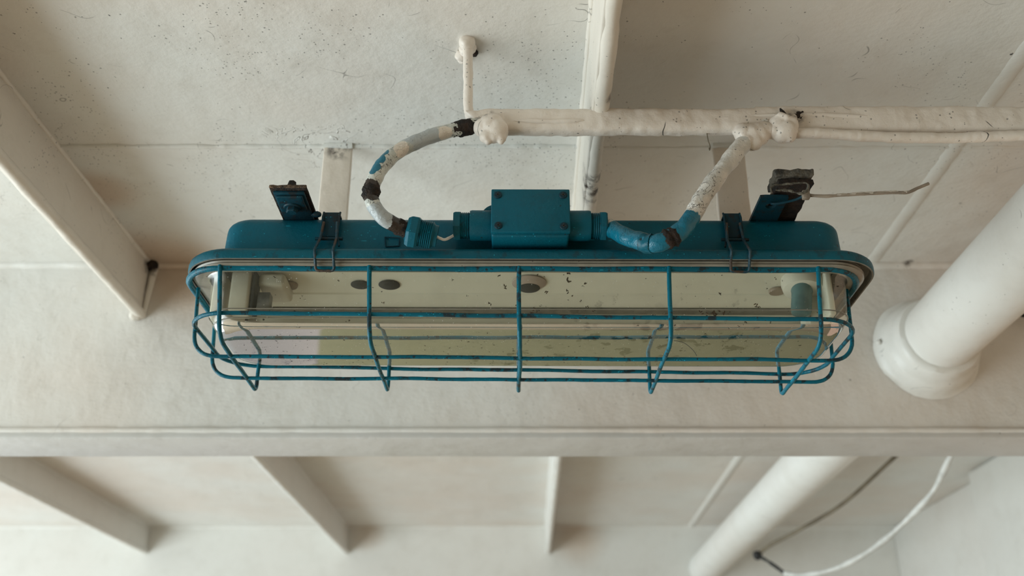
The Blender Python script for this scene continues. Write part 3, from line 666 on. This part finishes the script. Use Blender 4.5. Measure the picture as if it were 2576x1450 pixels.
# mounting ears
def ear(x0, x1, yf, label, bolt):
    b_ = bmesh.new(); box(b_, x0, x1, yf, .935, Z(.4945), Z(.4978), .0011, 2)
    b_.edges.ensure_lookup_table()
    if not bolt:   # a real hole through the plate
        b_.free(); b_ = bmesh.new(); hc = U(1938, 514, h=.496); n = 36; hr = .0054
        outer, inner = [], []
        for k in range(n):
            a = 2 * math.pi * k / n; ca, sa = math.cos(a), math.sin(a)
            t = min(((x1 if ca > 0 else x0) - hc.x) / ca if abs(ca) > 1e-6 else 9, ((.935 if sa > 0 else yf) - hc.y) / sa if abs(sa) > 1e-6 else 9)
            outer.append((hc.x + ca * t, hc.y + sa * t)); inner.append((hc.x + ca * hr, hc.y + sa * hr))
        corners = [(x1, .935), (x0, .935), (x0, yf + .004), (x0 + .005, yf), (x1 - .006, yf), (x1, yf + .009)]
        for cx_, cy_ in corners:
            i_ = min(range(n), key=lambda k: (outer[k][0] - cx_) ** 2 + (outer[k][1] - cy_) ** 2); outer[i_] = (cx_, cy_)
        def lp(pts_, z_): return [Vector((x_, y_, z_)) for x_, y_ in pts_]
        loft(b_, [lp(inner, Z(.4978)), lp(outer, Z(.4978)), lp(outer, Z(.4945)), lp(inner, Z(.4945)), lp(inner, Z(.4978))])
        bmesh.ops.remove_doubles(b_, verts=b_.verts[:], dist=1e-6)
    return part('mounting_ear', b_, M_bluedk, lamp, label)
e1 = ear(-.2372, -.2062, .8560, 'grimy blue mounting ear with a bolt, left side', True)
b = bmesh.new(); gridbox(b, -.2350, -.2085, .8590, .8890, Z(.4915), Z(.4944), .006, .001); lump(b, .0006, 90, 2); part('square_washer', b, M_bluedk, e1)
pb = U(735, 522, h=.492); b = bmesh.new(); lathe(b, [(.0085, .0005), (.0088, -.001), (.0080, -.0022)], pb, (0, 0, 1), 24); lathe(b, [(.0060, -.002), (.0060, -.0060), (.0050, -.0070)], pb, (0, 0, 1), hexa=True); part('bolt', b, M_bluedk, e1)
b = bmesh.new(); bmesh.ops.create_icosphere(b, subdivisions=2, radius=.0035, matrix=Matrix.Translation(U(796, 541, h=.4955)) @ Matrix.Diagonal((1.6, 1, .8, 1))); lump(b, .002, 400, 1); part('paint_drip', b, M_bluedk, e1)
e2 = ear(.2475, .2755, .8620, 'blue mounting ear with an open bolt hole, right side', False)

# junction box with cable entries
bx0, bx1 = -.0208, .0575
b = bmesh.new(); box(b, bx0 + .0004, bx1 - .0012, .8680, .9070, Z(.4535), Z(.5025), .0022, 3)
jb = part('junction_box', b, M_blue, label='blue square connection box on the lamp front')
b = bmesh.new(); box(b, bx0, bx1, .8635, .8690, Z(.4560), Z(.5045), .0012, 3); lid = part('box_lid', b, M_blue, jb)
for (qx, qy) in ((1252, 491), (1416, 491), (1253, 568), (1418, 569)):
    p = U(qx, qy, Y=.8632); b = bmesh.new(); n = 24
    lathe(b, [(.0040, .0012), (.0041, -.0002), (.0034, -.0010), (.0012, -.0013)], p, (0, 1, 0), 24)
    sc_ = part('screw', b, M_bluedk, lid)
    b = bmesh.new(); box(b, p.x - .0022, p.x + .0022, p.y - .0016, p.y - .0008, p.z - .0005, p.z + .0005); box(b, p.x - .0005, p.x + .0005, p.y - .0016, p.y - .0008, p.z - .0022, p.z + .0022)  # raised dark cross, the slot's shade given as colour
    part('slot_shade', b, M_dark, lid, smooth=False)
b = bmesh.new(); lathe(b, [(.0145, 0), (.0145, .004)], (bx0 + .004, .884, Z(.4835)), (0, 1, 0), 28); part('round_boss', b, M_blue, jb)
ax = Vector((0, .8850, Z(.4742)))
def entry(sgn, xs, label):
    o_ = Vector((xs, ax.y, ax.z)); d_ = Vector((sgn, 0, 0)); b_ = bmesh.new()
    lathe(b_, [(.0152, 0), (.0155, .001), (.0156, .0205), (.0150, .0225), (.012, .0226)], o_, d_, 32)
    g_ = part('cable_entry', b_, M_blue, lamp, label)
    b_ = bmesh.new(); pr = []
    for k in range(6): pr += [(.0136, .0222 + k * .0019), (.0127, .0222 + k * .0019 + .00095)]
    lathe(b_, pr, o_, d_, 28); part('screw_thread', b_, M_rim, g_, angle=15)
    b_ = bmesh.new(); lathe(b_, [(.0115, .0318), (.0158, .0322), (.0160, .0335), (.0160, .0375), (.0150, .0390), (.008, .0392)], o_, d_, hexa=True)
    part('hex_nut', b_, M_blue, g_, angle=25); return g_
entry(-1, bx0 + .001, 'blue cable entry left of the connection box'); entry(1, bx1 - .001, 'blue cable entry right of the connection box')

# ------------------------------------------------------------------ cables to the lamp
def thick_cable(name, px_pts, r, mat, label, seed, amp):
    P = catmull([U(a, c, Y=y) for a, c, y in px_pts], 12)
    b_ = bmesh.new(); P = densify(P, .0022); tube(b_, P, [r * (1 + .10 * noise.noise(Vector((i * .12, seed, 0)))) for i in range(len(P))], 20); lump(b_, amp, 55, seed); lump(b_, amp * .5, 160, seed + 1)
    root = empty(name, P[0]); o_ = obj('cable_sheath', b_, mat, root, angle=80); T_ = Matrix.Translation(-P[0]); to_local(o_, T_)
    tag(root, label, 'cable'); return root, T_, P
ML = cable_mat('white_cable_paint', (0.60, 0.60, 0.55), [
    ('grey', U(1080, 345, Y=.852), .013), ('grey', U(1040, 352, Y=.850), .012), ('beige', U(1120, 335, Y=.855), .008), ('beige', U(1010, 375, Y=.842), .009),
    ('blue', U(968, 388, Y=.842), .0062), ('blue', U(956, 402, Y=.838), .0066), ('blue', U(944, 420, Y=.836), .0062), ('blue', U(938, 432, Y=.836), .004),
    ('grey', U(950, 540, Y=.846), .013), ('grey', U(975, 556, Y=.850), .010), ('rust', U(932, 470, Y=.840), .009), ('rust', U(934, 490, Y=.840), .010), ('rust', U(1008, 572, Y=.856), .014)])
cL, TcL, PL = thick_cable('power_cable', [(1215, 312, .866), (1165, 322, .864), (1110, 335, .860), (1045, 358, .852), (985, 393, .846), (948, 440, .842), (933, 490, .842), (950, 533, .845), (985, 562, .852), (1030, 582, .864)],
                         .0076, ML, 'peeling white cable looping left from the painted bar down into a loose gland', 2, .0010)
def core(P, i0, i1, r, parent, T_, seed, mat=None):
    b_ = bmesh.new(); Q = P[i0:i1]; n_ = len(Q)
    tube(b_, Q, [r * (.86 + .17 * math.sin(math.pi * k / (n_ - 1)) + .13 * noise.noise(Vector((k * .9, seed, 0)))) for k in range(n_)], 18); lump(b_, .0018, 260, seed); lump(b_, .0012, 120, seed)
    o_ = obj('exposed_core', b_, mat or M_rust, parent, angle=80); to_local(o_, T_); o_['label'] = 'dark rusted bare braid where the coating has broken away'
def idx(P, px, py, Y): 
    q = U(px, py, Y=Y); return min(range(len(P)), key=lambda k: (P[k] - q).length)
core(PL, idx(PL, 1196, 315, .865), idx(PL, 1135, 330, .861), .0084, cL, TcL, 1)
core(PL, idx(PL, 937, 465, .842), idx(PL, 934, 500, .842), .0086, cL, TcL, 4)
core(PL, idx(PL, 992, 566, .852), idx(PL, 1028, 581, .862), .0080, cL, TcL, 6)
# loose gland on its end
go = U(1022, 580, Y=.864); gd = Vector((1.0, .12, -.16)).normalized()
b = bmesh.new(); lathe(b, [(.0070, -.001), (.0150, .001), (.0172, .004), (.0172, .0105), (.0150, .013)], go, gd, hexa=True); lump(b, .0006, 120, 3)
o = obj('gland_nut', b, M_blue, cL, angle=25); to_local(o, TcL)
b = bmesh.new(); pr = []
for k in range(8): pr += [(.0136, .012 + k * .0019), (.0124, .012 + k * .0019 + .00095)]
pr += [(.011, .0275), (.0108, .031)]
lathe(b, pr, go, gd, 28); o = obj('gland_thread', b, M_rim, cL, angle=15); to_local(o, TcL)
b = bmesh.new(); tube(b, catmull([go + gd * .030, U(1118, 603, Y=.872), U(1142, 592, Y=.884)], 8), .0014, 8); lump(b, .0006, 200, 1)
o = obj('inner_wire', b, M_wirewhite, cL); to_local(o, TcL)

MR = cable_mat('white_cable_blue_end', (0.78, 0.73, 0.67), [('blue', U(1735, 560, Y=.836), .0135), ('blue', U(1712, 585, Y=.836), .013), ('blue', U(1690, 600, Y=.838), .013), ('blue', U(1660, 612, Y=.840), .014), ('blue', U(1625, 610, Y=.848), .016), ('blue', U(1590, 603, Y=.856), .018), ('blue', U(1555, 590, Y=.87), .018)])
cR, TcR, PR = thick_cable('power_cable', [(1925, 318, .866), (1880, 352, .862), (1835, 405, .854), (1790, 465, .847), (1755, 520, .843), (1738, 552, .841), (1705, 588, .841), (1650, 612, .845), (1600, 605, .858), (1562, 590, .872), (1530, 572, .885)],
                         .0088, MR, 'white painted cable slanting down right of the box, its lower bend painted blue', 8, .0016)
for k in (idx(PR, 1702, 592, .841), idx(PR, 1690, 598, .842)): core(PR, k, k + 5, .0098, cR, TcR, k)
b = bmesh.new(); P = PR[idx(PR, 1640, 612, .846):idx(PR, 1615, 608, .853)]; tube(b, P, .0096, 16); lump(b, .0030, 140, 2); lump(b, .0015, 300, 2)
o = obj('paint_clump', b, M_wire, cR, angle=80); to_local(o, TcR)

# ------------------------------------------------------------------ the painted cable bar with its hanger rod
bar = empty('painted_cable_bar', U(1400, 308, Y=.868)); TB = Matrix.Translation(-bar.location)
tag(bar, 'horizontal cream painted bar of bundled cables running to the right edge above the lamp', 'cable bar')
def bpart(name, b_, mat=M_bar, label=None, angle=80):
    o_ = obj(name, b_, mat, bar, angle=angle); to_local(o_, TB)
    if label: o_['label'] = label
    return o_
# cross-section lofted along x, lumpy
xs = [U(1172, 300, Y=.868).x + i * .0028 for i in range(214)]
rings = []
b = bmesh.new(); nseg = 28
for i, x in enumerate(xs):
    t = i / (len(xs) - 1); pxx = 1288 + x * F / (0.868 * cP + .588 * sP)
    top = 279 if pxx < 1900 else 273; bot = 337 if pxx < 1900 else 340
    zt = U(pxx, top, Y=.868).z; zb_ = U(pxx, bot, Y=.868).z
    if pxx < 1215: k_ = max(0.0, (pxx - 1172) / 43); zb_ = zt - (zt - zb_) * (.45 + .55 * k_)
    hz_ = (zt - zb_) / 2; mz = (zt + zb_) / 2; ring = []
    if i < 8: hz_ *= (0.25 + 0.75 * math.sqrt(i / 8))
    for k in range(nseg):
        a = 2 * math.pi * k / nseg; ca, sa = math.cos(a), math.sin(a)
        ring.append(Vector((x, .868 + .0095 * math.copysign(abs(ca) ** .75, ca), mz + hz_ * math.copysign(abs(sa) ** .62, sa))))
    rings.append(ring)
loft(b, rings, True, True); lump(b, .0016, 38, 3); lump(b, .0011, 120, 5)
bpart('bar_body', b)
b = bmesh.new(); P = [U(x, y, Y=.859) for x, y in ((1290, 304), (1400, 306), (1470, 303))]; tube(b, catmull(P, 16), lambda t: .0026 * math.sqrt(max(.02, math.sin(math.pi * t))), 10); lump(b, .0010, 60, 2); bpart('cable_ridge', b)
b = bmesh.new(); P = [U(x, y, Y=.8595) for x, y in ((1870, 292), (1960, 290), (2060, 290), (2170, 294), (2200, 291))]; tube(b, catmull(P, 16), lambda t: .0026 * math.sqrt(max(.02, math.sin(math.pi * t))), 10); lump(b, .0008, 60, 4); bpart('cable_ridge', b)
b = bmesh.new(); P = [U(x, y, Y=.861) for x, y in ((1985, 335), (2060, 336), (2160, 342), (2280, 347), (2400, 347), (2520, 343), (2612, 339))]; tube(b, catmull(P, 24), .0056, 14); lump(b, .0013, 60, 7); lump(b, .0006, 160, 7); bpart('lower_cable', b)
b = bmesh.new(); P = densify(catmull([U(1176, 106, h=HC), U(1177, 150, Y=.866), U(1178, 220, Y=.866), U(1178, 275, Y=.867), U(1190, 300, Y=.867), U(1230, 306, Y=.867)], 14), .003)
tube(b, P, [.0052 + .0028 * max(0, 1 - i / 8) for i in range(len(P))], 16); lump(b, .0008, 60, 9); lump(b, .0006, 140, 9)
bpart('hanger_rod', b, label='upright painted rod from the ceiling at the bar\'s left end')
b = bmesh.new()
for (x, y, r_) in ((1175, 108, .009), (1158, 140, .0065), (1162, 150, .0045), (1180, 122, .0075), (1170, 128, .0065)):
    bmesh.ops.create_icosphere(b, subdivisions=3, radius=r_, matrix=Matrix.Translation(U(x, y, h=HC - .003)))
lump(b, .0030, 110, 3); bpart('weld_blob', b)
b = bmesh.new(); bmesh.ops.create_icosphere(b, subdivisions=2, radius=.0045, matrix=Matrix.Translation(U(1193, 133, h=HC - .002))); lump(b, .002, 200, 1); bpart('rust_spot', b, M_rust)
# drooping clamp lump
b = bmesh.new()
for (x, y, r_, Y_) in ((1236, 318, .0135, .862), (1250, 330, .0125, .860), (1222, 345, .0065, .858), (1262, 347, .0055, .858), (1240, 342, .0080, .859), (1212, 322, .0090, .861), (1228, 356, .0035, .858), (1261, 357, .003, .858)):
    bmesh.ops.create_icosphere(b, subdivisions=3, radius=r_, matrix=Matrix.Translation(U(x, y, Y=Y_)))
lump(b, .0022, 70, 5)
o = bpart('cable_clamp', b, label='paint-clogged clamp drooping near the left end'); m = o.modifiers.new('r', 'REMESH'); m.mode = 'VOXEL'; m.voxel_size = .0011; m.use_smooth_shade = True
m = o.modifiers.new('s', 'SMOOTH'); m.iterations = 6
# bracket clamp and branch at right
b = bmesh.new()
for (x, y, r_, Y_) in ((1958, 318, .0120, .860), (1975, 330, .0125, .859), (1990, 318, .0085, .859), (1985, 344, .0070, .859), (1948, 330, .0090, .860), (1992, 300, .0060, .859), (1968, 338, .0100, .860)):
    bmesh.ops.create_icosphere(b, subdivisions=3, radius=r_, matrix=Matrix.Translation(U(x, y, Y=Y_)))
gb = U(1978, 300, Y=.852); tube(b, densify([U(1957, 291, Y=.852), U(1978, 297, Y=.850), U(2000, 304, Y=.852)], .002), .0040, 10)
tube(b, densify([U(1957, 291, Y=.852), U(1950, 315, Y=.854)], .002), .0034, 10); tube(b, densify([U(2000, 304, Y=.852), U(2000, 335, Y=.854)], .002), .0034, 10)
lump(b, .0016, 80, 8)
o = bpart('cable_clamp', b, label='square paint-covered clamp above the slanting cable'); m = o.modifiers.new('r', 'REMESH'); m.mode = 'VOXEL'; m.voxel_size = .0011; m.use_smooth_shade = True
m = o.modifiers.new('s', 'SMOOTH'); m.iterations = 4
b = bmesh.new()
for (x, y, r_) in ((1870, 335, .0105), (1890, 340, .0115), (1905, 335, .0110), (1920, 330, .0100), (1880, 355, .0095), (1898, 358, .0085), (1915, 345, .0090), (1935, 330, .0095), (1893, 368, .0055), (1852, 333, .0045)):
    bmesh.ops.create_icosphere(b, subdivisions=3, radius=r_, matrix=Matrix.Translation(U(x, y, Y=.861)))
lump(b, .0020, 80, 2)
o = bpart('paint_web', b); m = o.modifiers.new('r', 'REMESH'); m.mode = 'VOXEL'; m.voxel_size = .0011; m.use_smooth_shade = True
m = o.modifiers.new('s', 'SMOOTH'); m.iterations = 5
b = bmesh.new(); bmesh.ops.create_icosphere(b, subdivisions=3, radius=.0072, matrix=Matrix.Translation(U(2006, 292, Y=.861)) @ Matrix.Diagonal((1, .6, .9, 1))); lump(b, .003, 220, 4); bpart('grime_ball', b, M_rust)
b = bmesh.new(); lathe(b, [(.0032, 0), (.0026, .004), (.0008, .009)], U(1972, 290, Y=.856), (-.35, 0, 1), 8); lump(b, .001, 300, 2); bpart('flake', b, M_rust)

# ------------------------------------------------------------------ cable tie and small hanging bits
tie = empty('cable_tie', U(2028, 492, Y=.852)); TT = Matrix.Translation(-tie.location)
tag(tie, 'old nylon cable tie with a long stiff tail pointing right from the lamp\'s right bracket', 'cable tie')
b = bmesh.new(); p = U(2027, 491, Y=.850); box(b, p.x - .0036, p.x + .0036, p.y - .003, p.y + .003, p.z - .0045, p.z + .0045, .001, 2); o = obj('tie_head', b, M_tie, tie); to_local(o, TT)
P = catmull([U(2030, 491, Y=.850), U(2075, 494, Y=.848), U(2140, 490, Y=.846), U(2240, 485, Y=.845), U(2280, 485, Y=.845), U(2305, 475, Y=.845), U(2336, 462, Y=.845)], 12)
b = bmesh.new(); tube(b, P, .0017, 8); 
for v in b.verts: pass
lump(b, .0005, 120, 2); o = obj('tie_tail', b, M_tie, tie); to_local(o, TT)
b = bmesh.new(); n_ = len(P); tube(b, [q + Vector((0, -.0004, .0005)) for q in P[int(n_ * .26):int(n_ * .72)]], .0014, 8); lump(b, .0012, 200, 6); o = obj('paint_remnant', b, M_tiepaint, tie); to_local(o, TT)
P = catmull([U(2022, 492, Y=.852), U(2000, 503, Y=.858), U(1960, 512, Y=.863), U(1943, 513, Y=.866), U(1940, 512, Y=.872)], 8)
b = bmesh.new(); tube(b, P, .0013, 8); o = obj('tie_loop', b, M_bluedk, tie); to_local(o, TT)
cable('dry_straw', [U(1778, 334, Y=.867), U(1781, 352, Y=.866), U(1786, 368, Y=.866), U(1785, 378, Y=.866), U(1783, 372, Y=.865)], .0006, M_brown, 'tiny dry straw hanging under the cable bar above the dark corner', 'straw', lumpy=.0003)
cable('loose_hair', [U(1695, 857, Y=.8900), U(1720, 863, Y=.8895), U(1742, 880, Y=.8890), U(1753, 896, Y=.8890)], .00025, M_dark, 'fine dark hair across the glass right of the fourth cross wire', 'hair', seg=5)
